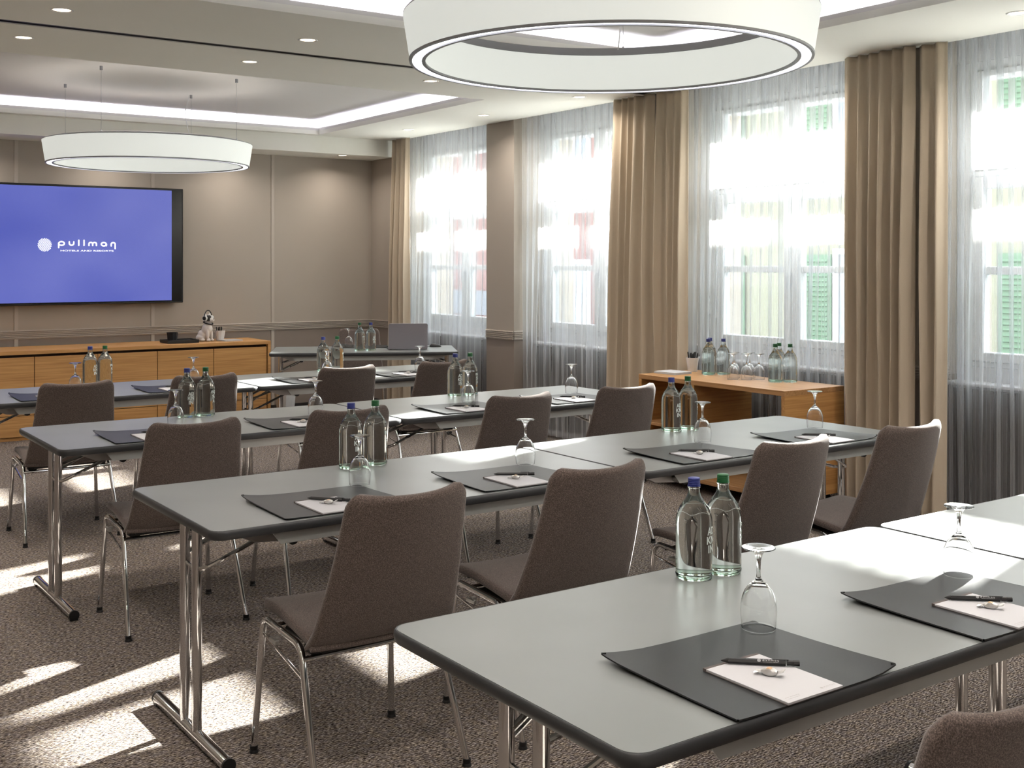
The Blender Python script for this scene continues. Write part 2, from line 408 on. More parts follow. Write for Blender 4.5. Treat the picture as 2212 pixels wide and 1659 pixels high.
# windows
def window(i, f):
    X0, X1 = 6.18, 6.25
    y = lambda d: f - d
    o = tag(bpy.data.objects.new('window_%d' % i, None), kind='structure'); COL.objects.link(o)
    fr = MB()
    for a, b2 in ((0, .10), (1.56, 1.66)): fr.bbox((X0, y(a), .90), (X1, y(b2), 2.72), .004)
    fr.bbox((X0, y(.10), 2.66), (X1, y(1.56), 2.72), .004); fr.bbox((X0, y(.10), .90), (X1, y(1.56), .935), .004); fr.bbox((X0, y(.10), 2.03), (X1, y(1.56), 2.07), .004)
    fr.build('window_frame', 'upvc', o)
    for (a, b2, sd) in ((.10, .833, 0), (.833, 1.56, 1)):
        for (z0, z1, zb) in ((.935, 2.03, 1.475), (2.07, 2.66, None)):
            s = MB(); t = .07; tt = .055 if zb else .07
            la = .08; 
            yo0, yo1 = y(a) - .002, y(b2) + .002
            s.bbox((X0 - .012, yo0, z0), (X1 - .01, yo0 - .08, z1), .004); s.bbox((X0 - .012, yo1 + .065, z0), (X1 - .01, yo1, z1), .004)
            top = .07 if zb else .04; bot = .055 if zb else .09
            s.bbox((X0 - .012, yo0 - .08, z1 - top), (X1 - .01, yo1 + .065, z1), .004); s.bbox((X0 - .012, yo0 - .08, z0), (X1 - .01, yo1 + .065, z0 + bot), .004)
            if zb: s.bbox((X0 + .0, yo0 - .08, zb - .024), (X1 - .015, yo1 + .065, zb + .024), .004)
            ss = s.build('sash', 'upvc', o)
            MB().box((X0 + .022, yo0 - .08, z0 + bot), (X0 + .026, yo1 + .065, z1 - top)).build('pane', 'pane', ss)
    h = MB(); h.bbox((X0 - .022, y(.845), 1.36), (X0 - .010, y(.818), 1.45), .004); h.tube(bend([(X0 - .02, y(.832), 1.435), (X0 - .05, y(.832), 1.435), (X0 - .05, y(.832), 1.33)], .012), .008)
    h.build('handle', 'handle', o)
    h = MB(); h.bbox((X0 - .022, y(.85), 2.04), (X0 - .012, y(.815), 2.07), .004); h.build('catch', 'handle', o)
    s = MB(); s.bbox((6.06, f - BW + .003, .79), (6.19, f - .003, .815), .006); s.build('window_sill', 'reveal', o)
for i, f in enumerate(BAYS): window(i + 1, f)

# ------------------------------------------------------------------ outside
def far_window(b_, x, y0, y1, z0, z1, shutters=False, nm='window'):
    m_ = MB(); m_.box((x - .05, y0 - .08, z0 - .1), (x + .02, y1 + .08, z0)); m_.box((x - .04, y0 - .08, z1), (x + .02, y1 + .08, z1 + .08))
    m_.box((x - .04, y0 - .08, z0), (x + .02, y0, z1)); m_.box((x - .04, y1, z0), (x + .02, y1 + .08, z1)); m_.box((x - .03, (y0 + y1) / 2 - .03, z0), (x + .02, (y0 + y1) / 2 + .03, z1))
    wn = m_.build(nm, 'upvc', b_)
    MB().box((x - .01, y0, z0), (x + .005, y1, z1)).build('pane', 'winfar', wn)
    if shutters:
        for ya, yb in ((y0 - .62, y0 - .1), (y1 + .1, y1 + .62)):
            s = MB(); s.box((x - .05, ya, z0), (x - .03, yb, z1))
            for q in range(int((z1 - z0) / .07)): s.add([(x - .05, ya + .06, z0 + q * .07 + .01), (x - .05, yb - .06, z0 + q * .07 + .01), (x - .075, yb - .06, z0 + q * .07 + .03), (x - .075, ya + .06, z0 + q * .07 + .03), (x - .05, ya + .06, z0 + q * .07 + .06), (x - .05, yb - .06, z0 + q * .07 + .06)], [(0, 1, 2, 3), (3, 2, 5, 4)])
            s.build('shutter', 'shutter', b_)
bA = empty('building', (0, 0, 0), label='cream rendered house with green shutters seen through the window nets', cat='building')
MB().box((13, -30, -1), (22, 15.4, 4.75)).build('wall', 'facade', bA)
MB().box((12.8, -30.1, 4.75), (22.2, 15.45, 4.90)).build('roof', 'roof', bA)
for y0 in (12.85, 9.78, 6.7, 3.6, .5): far_window(bA, 13, y0, y0 + .7, .25, 1.64, True); far_window(bA, 13, y0, y0 + .7, 3.0, 4.4, True)
bB = empty('building', (0, 0, 0), label='red rendered house with white windows seen through the farthest nets', cat='building')
MB().box((13, 15.5, -1), (22, 48, 4.75)).build('wall', 'facadered', bB)
MB().box((12.8, 15.5, 4.75), (22.2, 48, 4.90)).build('roof', 'roof', bB)
for y0 in (16.1, 18.1, 20.8, 23.5): far_window(bB, 13, y0, y0 + .9, .1 if y0 < 17 else 1.4, 1.5 if y0 < 17 else 2.4); far_window(bB, 13, y0, y0 + .9, 2.9, 4.2)
MB().box((12.95, 18.6, .45), (13.02, 21.5, .95)).build('sign_band', 'signband', bB)
tag(MB().box((6.6, -35, -1.15), (60, 60, -1.0)).build('street_ground', 'street'), kind='structure')

# ------------------------------------------------------------------ curtains
def sheer(i, f):
    y1, y0 = f - .02, f - BW + .02
    rnd = random.Random(40 + i); P = []; y = y1
    while y > y0 + .10:
        p = rnd.uniform(.066, .096); P.append((y, p, rnd.random(), rnd.uniform(-1, 1))); y -= p
    zs = [.02, .15, .4, .7, 1.0, 1.3, 1.6, 1.85, 2.1, 2.3, 2.5, 2.7, 2.92]; vs = []
    prof = ((0, 0), (.3, .12), (.6, .45), (.85, .80), (1.08, 1), (1.30, .96), (1.26, .50), (.99, .08))
    soft = ((0, 0), (.15, .10), (.3, .35), (.5, .8), (.65, 1), (.8, .8), (.9, .35), (.97, .05))
    for z in zs:
        t = min(1, max(0, (2.5 - z) / 1.6)); n = 0
        for (yy, p, q, w_) in P:
            k = t * (1 if q < .62 else .25); am = .030 * (1 - .30 * t) * (.75 + .5 * q); wob = .016 * w_ * t * sin(z * 1.4 + q * 6)
            low = (.014 * sin(yy * 7.3 + i * 2) + .010 * sin(yy * 15.1 + 1.3 * i)) * t
            for (a0, b0), (a1, b1) in zip(prof, soft):
                a = a0 * (1 - k) + a1 * k; b_ = b0 * (1 - k) + b1 * k * .7
                vs.append((5.945 + b_ * am + low, yy - a * p + wob, z)); n += 1
        vs.append((5.95, P[-1][0] - P[-1][1], z)); vs.append((5.955, y0, z)); n += 2
    nz_ = len(zs)
    fs = [(j * n + q, j * n + q + 1, (j + 1) * n + q + 1, (j + 1) * n + q) for j in range(nz_ - 1) for q in range(n - 1)]
    names = ['sheer white net curtain at the window nearest the screen wall', 'sheer white net curtain right of the bare wall pillar', 'sheer white net curtain behind the oak serving trolley',
             'sheer white net curtain right of the rightmost taupe drape', 'sheer white net curtain of the nearest window, beside the camera']
    return tag(MB().add(vs, fs).build('sheer_curtain', 'sheer', None, 80), names[i], 'curtain', 'sheer curtains along the window wall')
for i, f in enumerate(BAYS): sheer(i, f)

def drape(ya, yb, seed, label, x=5.80, flareA=.0, flareB=.0, amp=.034, n=5, top=2.797):
    rnd = random.Random(seed); L_ = yb - ya; pts = n * 12
    cut = [0]
    for k in range(n): cut.append(cut[-1] + rnd.uniform(.65, 1.35))
    cut = [c_ / cut[-1] for c_ in cut]; am = [rnd.uniform(.6, 1.2) for _ in range(n)]; ph = [rnd.uniform(-.5, .5) for _ in range(n)]
    zs = [.015, .08, .2, .5, .8, 1.1, 1.4, 1.7, 2.0, 2.25, 2.45, 2.6, 2.7, 2.76, top]
    def fn(u, v):
        z = zs[min(len(zs) - 1, round(v * (len(zs) - 1)))]; t = 1 - z / 2.8
        k = u * n; i = int(min(k, n - .001)); fr = k - i
        lean = .30 * ph[i] * (t ** .6); f2 = fr + lean * sin(pi * fr) ** 2 * .5
        sh = 1 - (.5 + .5 * cos(2 * pi * f2)) ** 1.7
        a = am[i] * (.55 + .55 * min(1, t * 2.2)); pinch = 1 - .0 * t
        y = ya + L_ * (cut[i] + (cut[i + 1] - cut[i]) * fr)
        y += .014 * sin(2 * pi * fr) * (.5 + t) + .020 * sin(seed * 1.7 + i * 2.1 + z * 1.3) * t * sin(pi * u)
        y += (-flareA * t * (1 - u)) + flareB * t * u
        return (x + amp * .55 - 2 * amp * a * sh + .010 * sin(u * 5 + seed + z) * t, y, z)
    mb = MB().grid(fn, pts, len(zs) - 1)
    o = mb.build('drape', 'drape', None, 80)
    sm = o.modifiers.new('thickness', 'SOLIDIFY'); sm.thickness = .004
    return tag(o, label, 'curtain', 'heavy taupe drapes along the window wall')
drape(10.10, 10.42, 1, 'narrow taupe drape in the far corner beside the screen wall', flareB=.04, n=4, x=5.81)
drape(6.40, 6.88, 2, 'taupe drape behind the left end of the oak trolley, left of a pair', flareB=.09, n=5)
drape(6.04, 6.38, 3, 'taupe drape behind the oak trolley, right one of a pair', n=4)
drape(4.12, 4.63, 4, 'widest taupe drape hanging right of the oak trolley', n=6, amp=.036, x=5.785)
drape(3.93, 4.112, 5, 'slim taupe drape at far right beside the nearest visible window', n=2, x=5.82, amp=.03)

# ------------------------------------------------------------------ ceiling lamps
def ring_lamp(x, y, label):
    o = empty('ring_lamp', (x, y, 2.28), label=label, cat='pendant lamp', group='large white ring pendants')
    n = 96; H = .172
    MB().lathe([(.757, .004), (.783, H)], n).build('outer_shade', 'shade', o, 60)
    MB().lathe([(.700, .004), (.700, H - .012)], n).build('inner_shade', 'shade', o, 60)
    MB().lathe([(.712, .003), (.748, .003)], n).build('diffuser', 'diffuser', o, 60)
    MB().lathe([(.748, -.002), (.7585, -.002), (.7605, .006), (.750, .006), (.748, -.002)], n).build('bottom_rim', 'frame_grey', o, 60)
    MB().lathe([(.6985, .006), (.6985, -.002), (.712, -.002), (.712, .006), (.6985, .006)], n).build('bottom_rim', 'frame_grey', o, 60)
    MB().lathe([(.697, H - .015), (.697, H + .018), (.702, H + .018), (.702, H - .010)], n).build('top_frame', 'frame_grey', o, 40)
    MB().lathe([(.743, H - .010), (.743, H + .012), (.783, H + .001), (.783, H - .004)], n).build('top_frame', 'frame_grey', o, 40)
    MB().lathe([(.703, H - .006), (.742, H - .006)], n).build('uplight_diffuser', 'uplight', o, 60)
    for sx, sy in ((1, 1), (1, -1), (-1, 1), (-1, -1)):
        px, py = sx * .508, sy * .508
        wv_ = MB().tube([(px, py, H + .016), (px, py, 2.935 - 2.28)], .0013, 6); wr_ = wv_.build('wire', 'steel', o)
        MB().lathe([(0, 0), (.011, 0), (.011, -.028), (0, -.03)], 12, (px, py, 2.935 - 2.28)).build('ceiling_mount', 'frame_grey', wr_)
        MB().lathe([(.006, 0), (.006, .012), (.002, .016)], 8, (px, py, H + .012)).build('grip', 'frame_grey', wr_)
    pts = [(.508 - .03 + .018 * sin(t * 7), .508 + .01 * sin(t * 5), H + .01 + t * (2.935 - 2.28 - H - .01)) for t in [i / 16 for i in range(17)]]
    MB().tube(pts, .003, 6).build('power_cable', 'white', o)
    return o
ring_lamp(2.80, 3.34, 'large white ring pendant lamp at top centre, nearest the camera')
ring_lamp(2.80, 8.90, 'white ring pendant lamp hanging in front of the wall screen')

dl = empty('downlight', (0, 0, 0), cat='ceiling light', group='round recessed downlights')
MB().lathe([(.043, -.001), (.052, -.004), (.058, 0)], 28).build('trim_ring', 'white', dl)
MB().lathe([(0, .0005), (.0435, .0005)], 28).build('lens', 'bulb', dl)
DL = Maker(dl)
for (x, y, lab, e_) in ((1.45, 6.02, 'recessed downlight at top left, upper one of two', 8), (1.45, 6.88, 'recessed downlight at the left picture edge below the ceiling slot', 8),
    (2.80, 6.02, 'recessed downlight above the ceiling slot, left of the large ring lamp', 8), (2.80, 6.88, 'recessed downlight just below the middle of the ceiling slot', 8),
    (4.14, 6.88, 'recessed downlight just under the left rim of the large ring lamp', 8), (5.47, 6.88, 'recessed downlight below the large ring lamp near the drapes', 8),
    (5.47, 8.21, 'recessed downlight in front of the bare wall pillar', 8), (5.47, 9.51, 'recessed downlight farthest along the window side soffit', 8),
    (5.47, 3.28, 'recessed downlight in the top right corner of the picture', 8), (5.33, 10.62, 'recessed downlight under the low bulkhead by the corner drape', 4.5),
    (4.14, 6.02, 'recessed downlight hidden above the large ring lamp', 8), (5.47, 5.0, 'recessed downlight behind the large ring lamp by the windows', 8)) + tuple((x_, y_, None, 9) for x_, y_ in ((.13, 9.51), (.13, 8.21), (.13, 6.88), (.13, 6.02), (.13, 4.6), (.13, 3.28), (.13, 1.9), (1.45, 1.9), (2.8, 1.9), (4.14, 1.9), (5.47, 1.9))) + tuple((x_, y_, None, 11) for x_, y_ in ((1.45, 1.0), (2.8, 1.0), (4.14, 1.0), (5.47, 1.0), (5.47, -.5), (.13, -.5), (5.47, -1.8), (.13, -1.8), (.13, .6))) + tuple((x_, 10.62, None, 4.6) for x_ in (.6, 1.8, 3.0, 4.2)):  # entries without a label are added fill lights, no fitting built
    z = 2.63 if y > 10.5 else ZC
    if lab: DL.put((x, y, z - .001), 0, label=lab, cat='ceiling light', group='round recessed downlights')
    ld = bpy.data.lights.new('downlight_and_fill_beam', 'AREA'); ld.shape = 'DISK'; ld.size = .085; ld.energy = e_ * .60; ld.color = (1, .91, .82); ld.spread = radians(150)
    lo = bpy.data.objects.new('downlight_and_fill_beam', ld); COL.objects.link(lo); lo.location = (x, y, z - .012)

# ------------------------------------------------------------------ writing
def ribbon(mb, pts, wd, z=0, n=6):
    P = [Vector((p[0], p[1])) for p in pts]; Lf = []; Rt = []
    for i, p in enumerate(P):
        t = (P[min(i + 1, len(P) - 1)] - P[max(i - 1, 0)]).normalized(); q = Vector((-t.y, t.x)) * wd / 2
        Lf.append(p + q); Rt.append(p - q)
    t0 = (P[1] - P[0]).normalized(); t1 = (P[-1] - P[-2]).normalized(); out = list(Lf)
    a = math.atan2(t1.y, t1.x)
    capE = [P[-1] + Vector((cos(a + pi / 2 - pi * k / n), sin(a + pi / 2 - pi * k / n))) * wd / 2 for k in range(1, n)]
    a = math.atan2(-t0.y, -t0.x)
    capS = [P[0] + Vector((cos(a + pi / 2 - pi * k / n), sin(a + pi / 2 - pi * k / n))) * wd / 2 for k in range(1, n)]
    m_ = len(P)
    vs = [(p.x, p.y, z) for p in Lf] + [(p.x, p.y, z) for p in Rt]
    fs = [(i, i + 1, m_ + i + 1, m_ + i) for i in range(m_ - 1)]
    mb.add(vs, fs)
    mb.add([(p.x, p.y, z) for p in [Lf[-1]] + capE + [Rt[-1]]], [tuple(range(n + 1))])
    mb.add([(p.x, p.y, z) for p in [Rt[0]] + capS + [Lf[0]]], [tuple(range(n + 1))])
def el(cx, cy, rx, ry, a0, a1, n=14): return [(cx + rx * cos(radians(a0 + (a1 - a0) * i / n)), cy + ry * sin(radians(a0 + (a1 - a0) * i / n))) for i in range(n + 1)]
def text_mesh(txt, width, height, bold=0):
    cu = bpy.data.curves.new('t', 'FONT'); cu.body = txt; cu.size = 1; cu.offset = bold; cu.align_x = 'LEFT'
    ob = bpy.data.objects.new('t', cu); COL.objects.link(ob); dg = bpy.context.evaluated_depsgraph_get(); dg.update()
    me = bpy.data.meshes.new_from_object(ob.evaluated_get(dg)); bpy.data.objects.remove(ob)
    vs = [v.co.copy() for v in me.vertices]; fs = [tuple(p.vertices) for p in me.polygons]; bpy.data.meshes.remove(me)
    x0, x1 = min(v.x for v in vs), max(v.x for v in vs); y0, y1 = min(v.y for v in vs), max(v.y for v in vs)
    return [((v.x - x0) / (x1 - x0) * width, (v.y - y0) / (y1 - y0) * height, 0) for v in vs], fs
def word_logo(small=False):
    mb = MB()        # units: 1 = 1/1000, origin at the round emblem's centre, x right, y up
    q = lambda pts: [((x - 375) / 1000, (405 - y) / 1000) for x, y in pts]
    wd = .033
    for k in range(-5, 6):
        d = k * .028; hl = sqrt(max(0, .150 ** 2 - d * d)) - .006
        if hl < .02: continue
        u = Vector((cos(radians(40)), sin(radians(40)))); nn = Vector((-u.y, u.x)); o_ = nn * d
        ribbon(mb, [tuple(o_ - u * hl), tuple(o_ + u * hl)], .017)
    ribbon(mb, q(el(740, 370, 62, 42, 180, 540, 26)), wd); ribbon(mb, q([(678, 370), (678, 466)]), wd)
    ribbon(mb, q([(910, 330), (910, 362)] + el(960, 362, 50, 46, 180, 0) + [(1010, 330)]), wd)
    ribbon(mb, q([(1120, 292), (1120, 410)]), wd); ribbon(mb, q([(1237, 292), (1237, 410)]), wd)
    ribbon(mb, q([(1348, 412), (1348, 372)] + el(1390, 372, 42, -34, 180, 0) + [(1432, 412)]), wd); ribbon(mb, q(el(1474, 372, 42, -34, 180, 0) + [(1516, 412)]), wd)
    ribbon(mb, q(el(1683, 378, 56, 40, 0, 360, 26)), wd); ribbon(mb, q([(1741, 378), (1741, 414)]), wd)
    ribbon(mb, q([(1852, 416), (1852, 376)] + el(1898, 376, 46, -38, 180, 0) + [(1944, 478)]), wd)
    vs, fs = text_mesh('HOTELS AND RESORTS', 1.19, .036, .02)
    mb.add([(x + (718 - 375) / 1000, y + (405 - 552) / 1000, z) for x, y, z in vs], fs)
    return mb
LOGO = word_logo()
def place_logo(scale, fn):
    mb = MB(); mb.v = [fn(x * scale, y * scale) for x, y, z in LOGO.v]; mb.f = list(LOGO.f); mb.mi = list(LOGO.mi); return mb
def split_logo(scale, fn, mat_, parent):       # emblem, seven letters and the small line, each a part of its own
    nv = len(LOGO.v); cx_ = lambda f: sum(LOGO.v[k][0] for k in f) / len(f); cy_ = lambda f: sum(LOGO.v[k][1] for k in f) / len(f)
    bins = {}
    for f in LOGO.f:
        x, y = cx_(f) * 1000 + 375, 405 - cy_(f) * 1000
        if x < 600: b_ = ('emblem', 0)
        elif y > 505: b_ = ('small_lettering', 0)
        else: b_ = ('letter', sum(x > q for q in (860, 1065, 1180, 1290, 1560, 1800)))
        bins.setdefault(b_, []).append(f)
    for (nm, k), fl in sorted(bins.items()):
        mb = MB()
        for f in fl: mb.add([fn(LOGO.v[q][0] * scale, LOGO.v[q][1] * scale) for q in f], [tuple(range(len(f)))])
        o = mb.build(nm, mat_, parent)
        if nm == 'small_lettering' or nm == 'emblem': o['kind'] = 'stuff'

# ------------------------------------------------------------------ wall screen
tv = empty('wall_screen', (2.8, 10.99, 1.69), label='large black wall screen with a blue picture and white hotel logo', cat='screen')
MB().bbox((-.95, -.105, -.555), (.95, -.03, .548), .006).build('casing', 'black', tv)
MB().box((-.9, -.03, -.3), (.9, .008, .3)).build('wall_mount', 'matblack', tv)
MB().box((-.935, -.1062, -.540), (.935, -.104, .536)).build('bezel_glass', 'glossblack', tv)
MB().box((-.835, -.1075, -.530), (.835, -.106, .528)).build('screen', 'screen', tv)
split_logo(.4, lambda x, y: (-.328 + x, -.1085, -.006 + y), 'logo', tv)

# ------------------------------------------------------------------ sideboard
sb = empty('sideboard', (0, 0, 0), label='long low oak sideboard under the wall screen', cat='sideboard')
Y0, Y1 = 10.36, 10.94
MB().bbox((1.18, Y0, .735), (4.43, Y1, .768), .002).build('top', 'oakx', sb)
MB().bbox((4.40, Y0, 0), (4.43, Y1, .735), .002).build('side_panel', 'oakx', sb)
MB().bbox((1.18, Y0, 0), (1.21, Y1, .735), .002).build('side_panel', 'oakx', sb)
MB().box((1.21, Y0 + .05, .03), (4.40, Y1, .735)).build('carcass', 'oakdark', sb)
MB().box((1.21, Y0 + .03, 0), (4.40, Y0 + .06, .03)).build('plinth', 'oakx', sb)
for k in range(6):
    x0 = 1.213 + k * .5305
    MB().bbox((x0 + .002, Y0 + .012, .215), (x0 + .5265, Y0 + .032, .712), .0015).build('door', 'oakx', sb)
    MB().bbox((x0 + .002, Y0 + .012, .033), (x0 + .5265, Y0 + .032, .210), .0015).build('drawer', 'oakx', sb)

# ------------------------------------------------------------------ training tables
def table(n_):
    o = empty(n_)
    Lt, Wt = 1.64, .80; hx, hy = Lt / 2, Wt / 2; r = .045; Zt = .74
    MB().loft([rrect(-hx, -hy, hx, hy, r, Zt - .022, -.006), rrect(-hx, -hy, hx, hy, r, Zt, -.006)]).build('tabletop', 'laminate', o, 30)
    prof = [(-.0065, -.001), (-.003, 0), (0, -.003), (.0015, -.011), (.0005, -.020), (-.004, -.028), (-.012, -.030), (-.030, -.030), (-.03, -.024)]
    MB().loft([rrect(-hx, -hy, hx, hy, r, Zt + z, d) for d, z in prof], cap=False).build('edge_band', 'edge', o, 40)
    for sy in (-1, 1):
        y = sy * (hy - .034); a = MB()
        zt, zb = Zt - .03, Zt - .070
        x1 = hx - .225
        a.add([(-x1 - .03, y, zt), (x1 + .03, y, zt), (x1, y, zb), (-x1, y, zb), (-x1 - .03, y - sy * .004, zt), (x1 + .03, y - sy * .004, zt), (x1, y - sy * .004, zb), (-x1, y - sy * .004, zb)],
              [(0, 1, 2, 3), (7, 6, 5, 4), (3, 2, 6, 7), (0, 3, 7, 4), (1, 5, 6, 2)])
        a.box((-x1 - .03, y - sy * .004, zt - .003), (x1 + .03, y - sy * .04, zt)); a.build('side_rail', 'rail', o)
    for sx in (-1, 1):
        x = sx * (hx - .075)
        for dy in (-.056, .056):
            MB().tube([(x, dy, .03), (x, dy, Zt - .025)], .0165, 16).build('leg', 'chrome', o)
        f = MB(); f.tube([(x, -.325, .023), (x, .325, .023)], .0205, 16); f.build('foot', 'chrome', o)
        for sy in (-1, 1):
            g = MB(); g.tube([(x, sy * .322, .0235), (x, sy * .332, .0235)], .0215, 16); g.bbox((x - .017, sy * .295, 0), (x + .017, sy * .33, .016), .003); g.build('end_cap', 'black', o)
        xi = x - sx * .20
        f = MB(); f.tube([(xi, -.335, Zt - .066), (xi, .335, Zt - .066)], .0160, 14); f.build('fold_tube', 'steel', o)
        for sy in (-1, 1):
            g = MB(); g.tube([(xi, sy * .333, Zt - .066), (xi, sy * .345, Zt - .066)], .0178, 16); g.build('tube_cap', 'black', o)
            g = MB(); yy = sy * .285
            g.add([(x, yy, Zt - .03), (xi - sx * .03, yy, Zt - .03), (xi - sx * .02, yy, Zt - .085), (x - sx * .10, yy, Zt - .075), (x, yy + .004, Zt - .03), (xi - sx * .03, yy + .004, Zt - .03), (xi - sx * .02, yy + .004, Zt - .085), (x - sx * .10, yy + .004, Zt - .075)],
                  [(0, 1, 2, 3), (7, 6, 5, 4), (0, 4, 5, 1), (1, 5, 6, 2), (2, 6, 7, 3), (3, 7, 4, 0)])
            g.build('bracket', 'steel', o)
        b_ = MB(); 
        b_.tube(bend([(xi - sx * .10, -.15, Zt - .045), (x - sx * .005, -.10, Zt - .185), (x + sx * .0, 0, Zt - .195), (x - sx * .005, .10, Zt - .185), (xi - sx * .10, .15, Zt - .045)], .04), .0072, 8)
        b_.tube([(xi - sx * .02, -.10, Zt - .04), (x - sx * .004, -.045, Zt - .12)], .0072, 8); b_.tube([(xi - sx * .02, .10, Zt - .04), (x - sx * .004, .045, Zt - .12)], .0072, 8)
        b_.build('fold_brace', 'chrome', o)
    return o
TB = Maker(table('folding_table'))
TX = [1.185 + .82, 2.83 + .82]
ROW = [1.354, 3.186, 4.952, 6.780]                     # front edge of each row
RN = ['nearest row', 'second row from the camera', 'third row from the camera', 'farthest row']
for ri, y in enumerate(ROW):
    for ti, x in enumerate(TX):
        rz = (0, .0, .0, 0)[ri]
        TB.put((x, y + .40, 0), rz, label='grey folding table with chrome legs, %s half of the %s' % (('left', 'right')[ti], RN[ri]), cat='table', group='grey folding training tables')
HT = Vector((4.835, 9.195, 0)); HA = radians(-27.7)
TB.put(tuple(HT), HA, label='grey folding table carrying the laptop, turned towards the rows', cat='table', group='grey folding training tables')

# ------------------------------------------------------------------ chairs
def chair(n_):
    o = empty(n_)
    # back: v 0 bottom .. 1 top
    zb, zt = .418, .868
    vs_ = [0, .04, .1, .22, .36, .5, .64, .78, .88, .93, .955, .975, .99, 1]; us = [-1, -.985, -.95, -.85, -.68, -.45, -.2, 0, .2, .45, .68, .85, .95, .985, 1]
    def cen(u, v):
        w_ = (.478 * (1 - v) + .385 * v) / 2 - .004 * sin(pi * v)
        d = (1 - v) * (zt - zb); r = .042
        if d < r: w_ = w_ - r + sqrt(max(0, r * r - (r - d) ** 2))
        z = zb + v * (zt - zb); y = -.160 - .185 * v - .012 * sin(pi * v)
        if v < .12: y += .022 * (1 - v / .12) ** 2
        y += .044 * (u * u) * (.25 + .75 * v)
        z += .010 * u * u * v
        return Vector((u * w_, y, z))
    def panel(cen, us, vs_, th, mb):
        nu, nv = len(us), len(vs_); F = []; B = []
        for j, v in enumerate(vs_):
            for i, u in enumerate(us):
                p = cen(u, v); e1 = cen(min(1, u + .03), v) - cen(max(-1, u - .03), v); e2 = cen(u, min(1, v + .03)) - cen(u, max(0, v - .03))
                nrm = e1.cross(e2)
                nrm = nrm.normalized() if nrm.length > 1e-9 else Vector((0, 1, 0))
                ed = .30 if (i in (0, nu - 1) or j in (0, nv - 1)) else (.82 if (i in (1, nu - 2) or j in (1, nv - 2)) else 1)
                F.append(p + nrm * th / 2 * ed); B.append(p - nrm * th / 2 * ed)
        n = nu * nv; fs = []
        for j in range(nv - 1):
            for i in range(nu - 1):
                a = j * nu + i; fs += [(a, a + 1, a + nu + 1, a + nu), (n + a, n + a + nu, n + a + nu + 1, n + a + 1)]
        for i in range(nu - 1):
            fs += [(i, n + i, n + i + 1, i + 1)]; a = (nv - 1) * nu + i; fs += [(a, a + 1, n + a + 1, n + a)]
        for j in range(nv - 1):
            a = j * nu; fs += [(a, a + nu, n + a + nu, n + a)]; a = j * nu + nu - 1; fs += [(a, n + a, n + a + nu, a + nu)]
        mb.add(F + B, fs)
    mb = MB(); panel(cen, us, vs_, .030, mb); mb.build('backrest', 'felt', o, 60)
    def cs(u, v):          # seat, v 0 rear .. 1 front
        w_ = (.470 * (1 - v) + .430 * v) / 2; d = (1 - v) * .42; r = .05
        if d < r: w_ = w_ - r + sqrt(max(0, r * r - (r - d) ** 2))
        y = -.165 + .42 * v; z = .425 + .030 * min(1, v * 1.6) ** .8 + .010 * u * u
        if v > .85: z -= .018 * ((v - .85) / .15) ** 2
        if v < .12: z -= .014 * (1 - v / .12) ** 2
        return Vector((u * w_, y, z))
    mb = MB(); panel(cs, us, vs_, .030, mb); mb.build('seat', 'felt', o, 60)
    MB().bbox((-.19, -.14, .398), (.19, .12, .412), .004).build('seat_plate', 'matblack', o)
    r = .0105
    for s in (-1, 1):
        fr = MB()
        fr.tube(bend([(s * .243, .232, .014), (s * .222, .205, .425), (s * .226, -.078, .412), (s * .247, -.228, .014)], .045, 7), r, 12)
        fr.build('leg_frame', 'chrome', o)
        MB().tube([(s * .224, .200, .375), (s * .232, -.105, .325)], .0045, 8).build('spacer_rod', 'chrome', o)
        g = MB(); g.bbox((s * .240, .045, .384), (s * .252, .095, .398), .002); g.bbox((s * .228, .062, .392), (s * .246, .078, .402), .002); g.build('linking_clip', 'steel', o)
        for y, dx in ((.232, .243), (-.228, .247)):
            g = MB(); g.lathe([(0, 0), (.0145, 0), (.0145, .004), (.0118, .009), (.0125, .013), (.0125, .022), (.0108, .023)], 14, (s * dx, y, 0)); g.build('foot_cap', 'black', o)
    c_ = MB(); c_.tube([(-.230, -.098, .378), (.230, -.098, .378)], .0080, 10); c_.build('cross_bar', 'chrome', o)
    c_ = MB(); c_.tube([(-.224, .15, .408), (.224, .15, .408)], .0085, 10); c_.build('cross_bar', 'chrome', o)
    for s in (-1, 1):
        c_ = MB(); c_.bbox((s * .16, -.10, .385), (s * .205, -.05, .41), .004); c_.build('fixing_block', 'matblack', o)
    return o
CH = Maker(chair('chair'))
ORD = ['leftmost of four chairs', 'second chair from the left', 'third chair from the left', 'rightmost of four chairs']
CX = [1.622, 2.325, 3.245, 3.945]
jit = random.Random(3)
for ri, y in enumerate(ROW):
    for ci, x in enumerate(CX):
        if ri == 0 and ci != 0: continue
        yy = y - .062 + (0, .0, -.035, -.02)[ri]
        if ri == 0: lab = 'brown felt chair at the bottom right corner, only its back top showing'; x = 1.60; yy = y - .080
        else: lab = 'brown felt chair at the %s, %s' % (RN[ri].replace(' from the camera', ''), ORD[ci])
        CH.put((x, yy, 0), radians(jit.uniform(-1.2, 1.2)) * (ri > 1), label=lab, cat='chair', group='brown felt chairs with chrome legs')
n_ = Vector((sin(-HA), cos(HA), 0))
p = HT + n_ * .46 + Vector((.05, 0, 0)); p = Vector((5.02, 9.66, 0))
CH.put(tuple(p), HA + pi, label='brown felt chair behind the laptop table, facing the rows', cat='chair', group='brown felt chairs with chrome legs')

